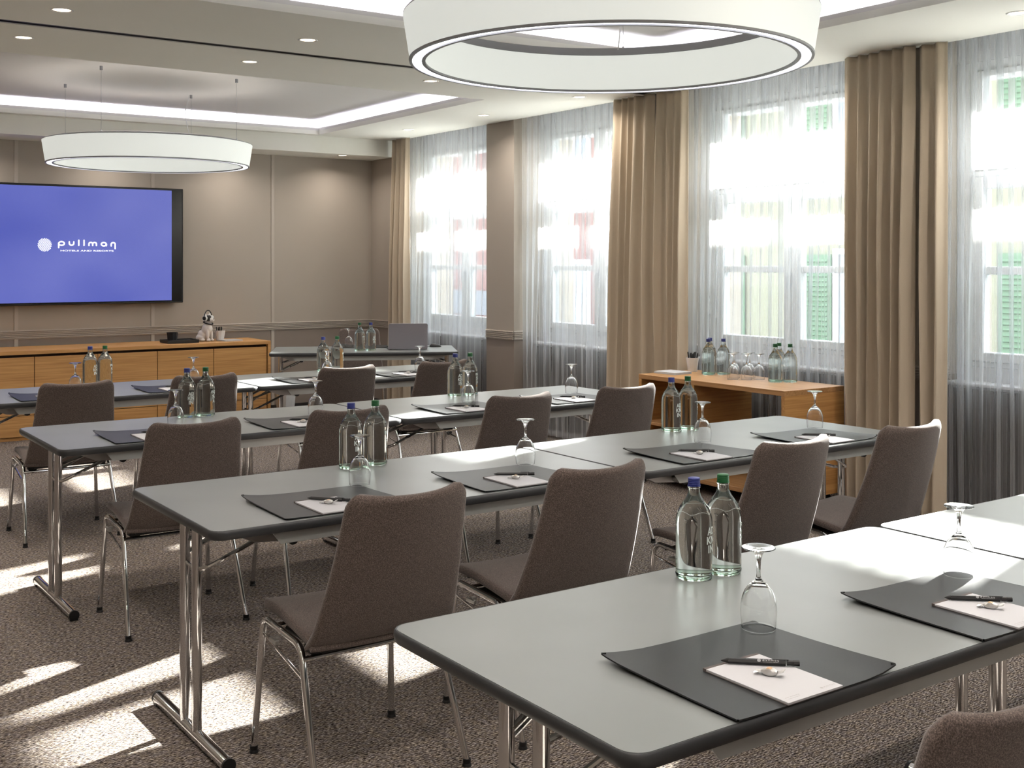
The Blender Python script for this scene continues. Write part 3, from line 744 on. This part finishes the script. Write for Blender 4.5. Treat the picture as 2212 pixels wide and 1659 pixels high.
# ------------------------------------------------------------------ table settings
def pad(n_):
    W_, D_ = .43, .365; o = None
    def z(u, v): return .0022 + .011 * max(0, 1 - u * 3.2) ** 2 * (.25 + .75 * v ** 2) + .012 * max(0, (u - .80) / .2) ** 2 * (1 - v) ** 2 + .004 * max(0, (v - .85) / .15) ** 2 * max(0, 1 - u * 2)
    us = [0, .006, .03, .08, .15, .25, .4, .6, .8, .9, .97, .994, 1]; vs_ = [0, .008, .04, .1, .3, .5, .7, .85, .95, .992, 1]
    T_, B_ = [], []
    for j, v in enumerate(vs_):
        for i, u in enumerate(us):
            uu, vv = u, v
            if i in (0, len(us) - 1) and j in (0, len(vs_) - 1): uu = .02 if i == 0 else .98; vv = .02 if j == 0 else .98
            T_.append((uu * W_, vv * D_, z(u, v) + .0018)); B_.append((uu * W_, vv * D_, z(u, v) - .0012))
    nu, nv = len(us), len(vs_); n = nu * nv; fs = []
    for j in range(nv - 1):
        for i in range(nu - 1):
            a = j * nu + i; fs += [(a, a + 1, a + nu + 1, a + nu), (n + a, n + a + nu, n + a + nu + 1, n + a + 1)]
    for i in range(nu - 1): fs += [(i, n + i, n + i + 1, i + 1)]; a = (nv - 1) * nu + i; fs += [(a, a + 1, n + a + 1, n + a)]
    for j in range(nv - 1): a = j * nu; fs += [(a, a + nu, n + a + nu, n + a)]; a = j * nu + nu - 1; fs += [(a, n + a, n + a + nu, a + nu)]
    return MB().add(T_ + B_, fs).build(n_, 'pad', None, 30)
PAD = Maker(pad('desk_pad'))
npd = empty('notepad')
MB().bbox((0, 0, 0), (.148, .210, .0012), .0004).build('backing_board', 'board', npd)
MB().bbox((.001, 0, .0012), (.147, .203, .0052), .0004).build('sheets', 'paper', npd)
MB().box((0, .203, .0012), (.148, .210, .0056)).build('binding', 'board', npd)
npd_plain = npd
NP = Maker(npd)
pen = empty('pen')
n6 = 6
MB().tube([(.012, 0, .0058), (.120, 0, .0058)], [.0056, .0058], 6).build('barrel', 'black', pen, 20)
MB().tube([(-.0015, 0, .0052), (.0, 0, .0052), (.013, 0, .0056)], [.0008, .0014, .0054], 8).build('tip', 'black', pen)
MB().tube([(.122, 0, .0058), (.134, 0, .0058), (.1345, 0, .0058), (.146, 0, .0058)], [.0050, .0050, .0056, .0056], 8).build('push_button', 'black', pen)
g = MB(); g.bbox((.095, -.0016, .0112), (.126, .0016, .0126), .0005); g.build('clip', 'black', pen)
PEN = Maker(pen)
cd = empty('wrapped_candy')
def pillow(u, v):
    a = u * 2 * pi; t = v * 2 - 1; k = 1 - abs(t) ** 3 * .5
    cr = 1 + .10 * sin(a * 5 + v * 9) * sin(v * 14 + a)
    return (t * .0150, max(-1, min(1, cos(a) * 1.2)) * .0088 * k * cr, .0072 + max(-1, min(1, sin(a) * 1.15)) * .0070 * k * (cr if sin(a) > 0 else 1) * (1 - .25 * abs(t)))
mb = MB().grid(pillow, 16, 12); mb.build('wrapper', 'foil', cd, 18)
for s in (-1, 1):
    def fan(u, v, s=s):
        w_ = .0058 + .0062 * v; return (s * (.0142 + .0125 * v + (.0012 if int(u * 14.01) % 2 else 0) * (v > .9)), (u - .5) * 2 * w_, .0068 + .0018 * sin(u * 30) * v + .0060 * v * (s > 0) - .002 * v * (s < 0))
    MB().grid(fan, 14, 3).build('twist_end', 'foil', cd, 18)
MB().grid(lambda u, v: Vector(pillow(.15 + u * .20, .34 + v * .32)) + Vector((0, 0, .0004)), 6, 4).build('printed_label', 'candyorange', cd)
CD = Maker(cd)

# wine glass upside down
gl_ = empty('wine_glass')
tk = .0011
outer = [(.0350, -.0004), (.0357, .0008), (.0358, .0025), (.0363, .006), (.0377, .022), (.0384, .037), (.0377, .052), (.0350, .066), (.0298, .079), (.0225, .090), (.0142, .0975), (.0078, .1025)]
inner = [(.0341, -.0002), (.0344, .002), (.0352, .006), (.0366, .022), (.0373, .037), (.0366, .0515), (.0338, .065), (.0286, .0775), (.0212, .0880), (.0125, .0950), (0, .0970)]
mb = MB(); mb.lathe(list(reversed(inner)) + outer + [(.0052, .107), (.0042, .117), (.0041, .130), (.0052, .144), (.0082, .156), (.0130, .1635), (.0230, .1675), (.0345, .1693), (.0358, .1703), (.0350, .1718), (.0200, .1716), (0, .1705)], 32)
mb.build('glass_body', 'glass', gl_, 60)
GL = Maker(gl_)
# water bottle
def bottle(n_, capm, txt):
    o = empty(n_)
    R = .0455
    prof = [(0, .003), (.034, .0015), (.041, 0), (.0442, .004), (R, .012), (R, .05), (R, .136), (.0446, .149), (.0418, .161), (.0365, .174), (.0295, .185), (.0222, .195), (.0170, .204), (.0145, .213), (.0137, .221), (.0135, .231), (.0135, .243), (0, .243)]
    MB().lathe(prof, 40).build('bottle_body', 'water', o, 60)
    MB().lathe([(.0425, .0012), (.0452, .0042), (.0463, .010), (.0463, .0125), (.0457, .0135), (.0453, .009), (.0425, .0012)], 40).build('thick_base', 'greenglass', o, 60)
    MB().lathe([(.0150, .2225), (.0156, .2235), (.0156, .2250), (.0150, .2260)], 24).build('neck_ring', 'glass', o)
    cp = [(0, .2475), (.0135, .2475), (.0146, .2465)]
    z = .2465
    for q in range(4): cp += [(.0150, z - .001), (.0150, z - .0035), (.0145, z - .0042)]; z -= .0045
    cp += [(.0163, .2285), (.0160, .2265), (.0142, .2262), (.0142, .2300)]
    MB().lathe(cp, 28).build('screw_cap', capm, o, 50)
    t = MB(); yy = .112
    for ln, wd_ in txt:
        vs, fs = text_mesh(ln, wd_, .019, .02)
        t.add([((R + .0006) * cos(-radians(72) + (x - wd_ / 2) / R), (R + .0006) * sin(-radians(72) + (x - wd_ / 2) / R), yy + y) for x, y, z_ in vs], fs); yy -= .022
    t.build('etched_lettering', 'decal', o)
    # fine etched mountain line on the shoulder
    e_ = MB(); pts = []
    for k in range(25):
        a = k / 24 * 2 * pi; zz = .160 + .008 * abs(sin(a * 2.5)); rr = .0422 - (.008 * abs(sin(a * 2.5))) * .42
        pts.append((rr * cos(a) * 1.012, rr * sin(a) * 1.012, zz))
    e_.tube(pts, .00035, 4); e_.build('etched_line', 'decal', o)
    return o
BB = Maker(bottle('water_bottle', 'capblue', [('AD', .030), ('KN', .034), ('IN', .024)]))
BG = Maker(bottle('water_bottle', 'capgreen', [('RJ', .034), ('S', .022), ('A', .018)]))

SEAT = ['leftmost place', 'second place from left', 'third place from left', 'rightmost place']
PX = [.235, .952]
gx = [[1.817, 2.534], [1.853, 2.566, 3.511, 4.243], [1.803, 2.527, 3.455, 4.187], [1.795, 2.523, 3.461, 4.197]]
gy = [1.675, 3.560, 5.340, 7.130]
Zt = .7402
rj = random.Random(11)
for ri, y in enumerate(ROW):
    for si in range(2 if ri == 0 else 4):
        x0 = TX[si // 2] - .82 + PX[si % 2]; y0 = y + (0.001 if ri == 0 else .022)
        if ri == 1: x0 += (0, .008, .0, .035)[si]
        if ri == 2 and si > 1: x0 += .02
        rn = {0: 'nearest table', 1: 'second table row', 2: 'third table row', 3: 'farthest table row'}[ri]
        sn = (('left place', 'right place')[si] if ri == 0 else SEAT[si])
        e = .006 if ri == 0 else .004
        PAD.put((x0, y0, Zt), radians(rj.uniform(-.6, .6)) * (ri > 0), label='black leather desk pad, %s, %s' % (rn, sn), cat='desk pad', group='black desk pads')
        q = Vector((x0 + .122 + rj.uniform(-.006, .006) * (ri > 0), y0 - .003, Zt + .0042))
        NP.put(tuple(q), 0, label='white notepad on the desk pad, %s, %s' % (rn, sn), cat='notepad', group='white notepads on the tables')
        a_ = math.atan2(-.099, .109) + rj.uniform(-.15, .15) * (ri > 0)
        pt = Vector((q.x + .048, q.y + .208, q.z + .0058))
        PEN.put(tuple(pt), a_, label='black pen lying across the notepad, %s, %s' % (rn, sn), cat='pen', group='black pens on notepads')
        CD.put((q.x + .075, q.y + .112, q.z + .0050), radians(-62) + rj.uniform(-.4, .4) * (ri > 0), label='small wrapped candy on the notepad, %s, %s' % (rn, sn), cat='candy', group='wrapped candies on notepads')
        GL.put((gx[ri][si], gy[ri], Zt + .0056), rj.uniform(0, 6), label='upturned stemmed glass at the %s, %s' % (rn, sn), cat='glass', group='upturned stemmed glasses on the tables')
bp_ = {0: [((1.995, 2.052), (2.088, 2.044))], 1: [((1.993, 3.900), (2.105, 3.915)), ((3.651, 3.905), (3.756, 3.905))],
       2: [((1.969, 5.66), (2.066, 5.66)), ((3.572, 5.66), (3.676, 5.66))], 3: [((1.979, 7.50), (2.072, 7.50)), ((3.604, 7.49), (3.720, 7.50))]}
for ri in range(4):
    for k, (b0, b1) in enumerate(bp_[ri]):
        where = 'on the left table of the %s' % RN[ri].replace(' from the camera', '') if k == 0 else 'on the right table of the %s' % RN[ri].replace(' from the camera', '')
        BB.put((b0[0], b0[1], Zt), rj.uniform(-.25, .25), label='clear water bottle with blue cap %s' % where, cat='bottle', group='water bottles with blue caps')
        BG.put((b1[0], b1[1], Zt), rj.uniform(-.1, .4) + .25, label='clear water bottle with green cap %s' % where, cat='bottle', group='water bottles with green caps')
# printed logos on the two nearest pens and the nearest notepads
for o in list(COL.objects):
    if o.name.startswith('pen') and o.type == 'EMPTY' and o.location.y < 2:
        l_ = place_logo(.0235, lambda x, y: (.074 + x, -.0024 + y * .7 - .0005, .0113 - .0)); l_ = place_logo(.0235, lambda x, y: (.070 + x, -.0035 + y * .85 * .55, .0095 + y * .85 * .85 + .0003))
        l_.build('printed_logo', 'inkwhite', o)
    if o.name.startswith('notepad') and o.type == 'EMPTY' and o.location.y < 2:
        l_ = place_logo(.022, lambda x, y: (.105 + x, .014 + y, .00535)); l_.build('printed_logo', 'ink', o)
        vs, fs = text_mesh('our meeting', .036, .004); t = MB().add([(x + .012, y + .016, .00535) for x, y, z in vs], fs)
        vs, fs = text_mesh('notes and ideas', .030, .0025); t.add([(x + .014, y + .011, .00535) for x, y, z in vs], fs); t.build('printed_text', 'ink', o)

# laptop table items
def hl(u, v): q = HT + Vector((cos(HA), sin(HA), 0)) * u + Vector((-sin(HA), cos(HA), 0)) * v; return (q.x, q.y, Zt)
BG.put((4.728, 9.086, Zt), .3, label='clear water bottle with green cap on the laptop table', cat='bottle', group='water bottles with green caps')
BB.put((4.812, 9.035, Zt), .0, label='clear water bottle with blue cap on the laptop table', cat='bottle', group='water bottles with blue caps')
PAD.put((4.70, 9.40, Zt), HA + 0, label='black leather desk pad on the laptop table', cat='desk pad', group='black desk pads')
GL.put((4.80, 9.44, Zt + .0062), 0, label='upturned stemmed glass on the laptop table', cat='glass', group='upturned stemmed glasses on the tables')
lp = empty('laptop', (5.115, 8.90, Zt), HA, label='silver grey laptop seen from behind with its lid open', cat='laptop')
MB().bbox((-.175, .0, .003), (.175, .24, .017), .004).build('base', 'silver', lp)
lid = MB(); th = radians(12)
def LP(x, t, d): return (x, -.002 - sin(th) * t * -1 * -1 + d * cos(th), .017 + cos(th) * t + d * sin(th))
lid.loft([[LP(x, t, d) for x, t in ((-.175, 0), (.175, 0), (.175, .215), (.165, .228), (-.165, .228), (-.175, .215))] for d in (-.007, 0)])
lid.build('lid', 'silver', lp)
s = MB(); s.add([LP(-.165, .012, .0006), LP(.165, .012, .0006), LP(.165, .215, .0006), LP(-.165, .215, .0006)], [(0, 1, 2, 3)]); s.build('display', 'matblack', lp)
s = MB()
for i in range(12):
    for j in range(4): s.box((-.15 + i * .025, .03 + j * .025, .017), (-.128 + i * .025, .052 + j * .025, .019))
s.build('keyboard', 'matblack', lp)
for sx in (-1, 1): MB().lathe([(.006, 0), (.006, .003)], 10, (sx * .15, .03, 0), cap=True).build('rubber_foot', 'matblack', lp)
ms = empty('computer_mouse', (5.50, 9.06, Zt), HA, label='black computer mouse right of the laptop', cat='mouse')
def mouse(u, v):
    a = u * 2 * pi; k = sin(v * pi / 2); return (cos(a) * .055 * (k ** .8), sin(a) * .030 * (k ** .8), .001 + .030 * cos(v * pi / 2) * (1 - .25 * cos(a) * k))
MB().grid(mouse, 20, 8).build('shell', 'black', ms, 60); MB().box((-.04, -.022, 0), (.04, .022, .003)).build('sole', 'matblack', ms)
cb = MB().tube([(-.05, 0, .006), (-.10, .02, .003), (-.16, .01, .003), (-.20, -.005, .003)], .0018, 6); cb.build('cable', 'black', ms)

# ------------------------------------------------------------------ oak trolley
TR = empty('serving_trolley', (0, 0, 0), label='open oak serving trolley on castors by the windows', cat='trolley')
tx0, tx1, ty0, ty1 = 5.30, 5.85, 4.675, 6.00
MB().bbox((tx0, ty0, .713), (tx1, ty1, .745), .002).build('top', 'oaky', TR)
MB().bbox((tx0, ty0, .075), (tx1, ty0 + .03, .713), .002).build('side_panel', 'oakx', TR)
MB().bbox((tx0, ty1 - .03, .075), (tx1, ty1, .713), .002).build('side_panel', 'oakx', TR)
MB().bbox((tx0 + .002, 5.455, .105), (tx1, 5.48, .713), .002).build('divider', 'oakx', TR)
MB().bbox((tx0, ty0 + .03, .075), (tx1, ty1 - .03, .105), .002).build('bottom_panel', 'oaky', TR)
MB().bbox((tx0 + .02, 5.48, .40), (tx1 - .01, ty1 - .03, .42), .002).build('shelf', 'oaky', TR)
MB().bbox((tx1 - .012, 5.48, .105), (tx1, ty1 - .03, .713), .002).build('back_panel', 'oaky', TR)
for x in (tx0 + .06, tx1 - .06):
    for y in (ty0 + .10, ty1 - .12):
        c_ = MB()
        for s in (-1, 1): c_.tube([(x + .0, y + s * .008, .028), (x, y + s * .022, .028)], .028, 18)
        c_.box((x - .012, y - .007, .03), (x + .012, y + .007, .066)); cc = c_.build('castor', 'black', TR, 40)
        MB().lathe([(.022, .066), (.022, .075)], 12, (x, y, 0), cap=True).build('castor_plate', 'steel', cc)
Zr = .7455
for (x, y, lab, mk) in ((5.665, 5.687, 'clear water bottle with blue cap on the trolley, left front', BB), (5.752, 5.757, 'clear water bottle with blue cap on the trolley, hidden behind another', BB), (5.765, 5.640, 'clear water bottle with blue cap on the trolley, beside the glasses', BB),
        (5.670, 5.082, 'clear water bottle with green cap on the trolley, left front', BG), (5.765, 5.135, 'clear water bottle with green cap on the trolley, hidden behind another', BG), (5.744, 5.022, 'clear water bottle with green cap on the trolley, rightmost', BG)):
    mk.put((x, y, Zr), .3, label=lab, cat='bottle', group='water bottles on the trolley')
for x, y, lab in ((5.560, 5.355, 'leftmost front glass'), (5.625, 5.292, 'middle front glass'), (5.700, 5.250, 'rightmost glass'), (5.648, 5.425, 'left rear glass'), (5.722, 5.356, 'right rear glass')):
    GL.put((x, y, Zr), 0, label='upturned stemmed glass on the oak trolley, %s' % lab, cat='glass', group='upturned glasses on the trolley')
st = empty('notepad_stack', (5.515, 5.885, Zr), radians(4), label='stack of white notepads at the left end of the trolley', cat='notepads')
for k in range(3): MB().bbox((-.085 + .002 * k, -.10, .005 * k), (.085 + .001 * k, .10, .005 * k + .0045), .0005).build('pad_block', 'paper', st)

def facet_cup(name, loc, rt, rb, h, m_, rz=0, seed=1, **kw):
    o = empty(name, loc, rz, **kw); rnd = random.Random(seed); n = 9; mb = MB(); loops = []
    for (r, z, j) in ((rb * .9, 0, 0), (rb, .002, .04), (rb + (rt - rb) * .35, h * .35, .10), (rb + (rt - rb) * .7, h * .68, .10), (rt, h, .03)):
        loops.append([(r * (1 + rnd.uniform(-j, j)) * cos(2 * pi * k / n), r * (1 + rnd.uniform(-j, j)) * sin(2 * pi * k / n), z) for k in range(n)])
    loops += [[(p_[0] * .93, p_[1] * .93, p_[2]) for p_ in loops[-1]], [(p_[0] * .9, p_[1] * .9, .006) for p_ in loops[1]]]
    mb.loft(loops, cap=True); mb.build('cup_body', m_, o, 8)
    return o
def pens_in(o, n, h, r, seed, m_='black', z0=.01):
    rnd = random.Random(seed)
    for k in range(n):
        a = k * 2.4 + rnd.uniform(-.3, .3); q = r * rnd.uniform(.2, .95)
        b0 = Vector((cos(a) * q * .5, sin(a) * q * .5, z0)); b1 = Vector((cos(a) * q * 1.25, sin(a) * q * 1.25, h * rnd.uniform(.93, 1.03)))
        d = (b1 - b0); mb = MB(); mb.tube([b0, b0 + d * .96, b0 + d], [.0048, .0048, .0025], 6); mb.build('pen', m_, o)
c1 = facet_cup('pen_cup', (5.725, 5.905, Zr), .048, .034, .100, 'ceramic', 0, 4, label='white faceted cup full of black pens on the trolley', cat='pen cup')
pens_in(c1, 11, .138, .036, 5)

# ------------------------------------------------------------------ things on the sideboard
Zs = .7685
c2 = facet_cup('pen_cup', (4.035, 10.66, Zs), .050, .036, .098, 'ceramic', .5, 6, label='white faceted cup of black pens beside the dog figurine', cat='pen cup')
pens_in(c2, 10, .135, .036, 9)
MBn = empty('notepad_stack', (4.10, 10.565, Zs), radians(8), label='small stack of white notepads on the oak sideboard', cat='notepads')
for k in range(2): MB().bbox((-.095, -.075, .006 * k), (.095, .075, .006 * k + .0055), .0005).build('pad_block', 'paper', MBn)
tr_ = empty('black_tray', (3.615, 10.60, Zs), radians(0), label='black leather tray holding a black cup on the sideboard', cat='tray')
m_ = MB(); m_.bbox((-.15, -.115, 0), (.15, .115, .010), .003)
for a, b2 in (((-.15, -.115), (.15, -.105)), ((-.15, .105), (.15, .115)), ((-.15, -.105), (-.14, .105)), ((.14, -.105), (.15, .105))): m_.bbox((a[0], a[1], .006), (b2[0], b2[1], .030), .002)
m_.build('tray_body', 'matblack', tr_); MB().bbox((-.02, -.10, .010), (.13, .09, .022), .003).build('divider', 'matblack', tr_)
facet_cup('black_cup', (3.545, 10.60, Zs + .0105), .052, .042, .088, 'matblack', .3, 8, label='black faceted cup standing in the black tray', cat='cup')

def blob(name, prims, vox, m_, parent, mats=None, matfn=None):
    bm = bmesh.new()
    for (c_, r_, rot) in prims:
        mt = Matrix.Translation(c_) @ (rot.to_matrix().to_4x4() if rot else Matrix()) @ Matrix.Diagonal((*r_, 1))
        bmesh.ops.create_icosphere(bm, subdivisions=3, radius=1, matrix=mt)
    me = bpy.data.meshes.new('t'); bm.to_mesh(me); bm.free()
    ob = bpy.data.objects.new('t', me); COL.objects.link(ob)
    r_ = ob.modifiers.new('r', 'REMESH'); r_.mode = 'VOXEL'; r_.voxel_size = vox
    s_ = ob.modifiers.new('s', 'SMOOTH'); s_.iterations = 6; s_.factor = .6
    dg = bpy.context.evaluated_depsgraph_get(); dg.update()
    me2 = bpy.data.meshes.new_from_object(ob.evaluated_get(dg)); bpy.data.objects.remove(ob); me2.name = name; me2.materials.clear()
    for q in (mats or [m_]): me2.materials.append(M[q])
    if matfn:
        for pl in me2.polygons: pl.material_index = matfn(pl.center)
    me2.polygons.foreach_set('use_smooth', [True] * len(me2.polygons))
    o = bpy.data.objects.new(name, me2); COL.objects.link(o); o.parent = parent
    return o
from mathutils import Euler
# seated dog figurine, facing +x in its own frame
dog = empty('dog_figurine', (3.885, 10.63, Zs), radians(-58), label='white dog figurine with black patches wearing headphones on the sideboard', cat='figurine')
V = Vector
P = [(V((-.030, 0, .062)), (.060, .052, .060), None), (V((.005, 0, .115)), (.048, .046, .075), Euler((0, radians(18), 0))), (V((.022, 0, .160)), (.036, .036, .045), None),
     (V((-.045, .035, .035)), (.048, .026, .034), None), (V((-.045, -.035, .035)), (.048, .026, .034), None), (V((-.010, .042, .014)), (.034, .015, .013), None), (V((-.010, -.042, .014)), (.034, .015, .013), None),
     (V((.040, .027, .070)), (.016, .016, .060), Euler((0, radians(-4), 0))), (V((.040, -.027, .070)), (.016, .016, .060), Euler((0, radians(-4), 0))), (V((.050, .028, .012)), (.022, .016, .012), None), (V((.050, -.028, .012)), (.022, .016, .012), None),
     (V((.038, 0, .120)), (.030, .034, .040), None), (V((.030, 0, .218)), (.042, .043, .040), None), (V((.066, 0, .206)), (.024, .030, .024), None), (V((.072, 0, .216)), (.013, .018, .012), None),
     (V((.060, .020, .198)), (.016, .012, .016), None), (V((.060, -.020, .198)), (.016, .012, .016), None), (V((-.085, 0, .030)), (.018, .012, .012), None)]
def patch(c_):
    if c_.z > .196 and c_.y < -.006 and .012 < c_.x < .066 and c_.z < .252: return 1
    if c_.x < -.018 and .075 < c_.z < .145 and c_.y > -.03: return 1
    return 0
blob('body', P, .004, 'ceramic', dog, ['ceramic', 'black'], patch)
for s in (-1, 1):
    MB().tube([(.018, s * .028, .245), (.014, s * .036, .262), (.012, s * .038, .272)], [.013, .010, .002], 8).build('ear', 'ceramic', dog)
    MB().lathe([(0, 0), (.004, 0), (.004, .003), (0, .004)], 10).build('eye', 'black', dog).location = (.068, s * .016, .226)
MB().lathe([(0, .004), (.006, .002), (.0085, -.002), (0, -.006)], 12).build('nose', 'black', dog).location = (.086, 0, .216)
cl_ = MB(); cl_.tube([(.024 + .043 * cos(a), .042 * sin(a), .176 - .012 * cos(a)) for a in [i / 24 * 2 * pi for i in range(25)]], .0065, 8); cl_.build('collar', 'matblack', dog)
hb = MB(); hb.tube([(.022, .056 * cos(a), .225 + .072 * sin(a)) for a in [pi * i / 18 for i in range(19)]], .0048, 8); hb.build('headband', 'black', dog)
for s in (-1, 1):
    e_ = MB(); e_.tube([(.022, s * .040, .222), (.022, s * .056, .222)], .026, 20); ec = e_.build('ear_cup', 'white', dog)
    e_ = MB(); e_.tube([(.022, s * .056, .222), (.022, s * .059, .222)], .019, 20); e_.build('cup_cushion', 'black', ec)

# waste bin
facet_cup('waste_bin', (4.64, 10.50, 0), .120, .075, .33, 'white', .2, 12, label='white faceted waste bin on the carpet behind the far tables', cat='bin')
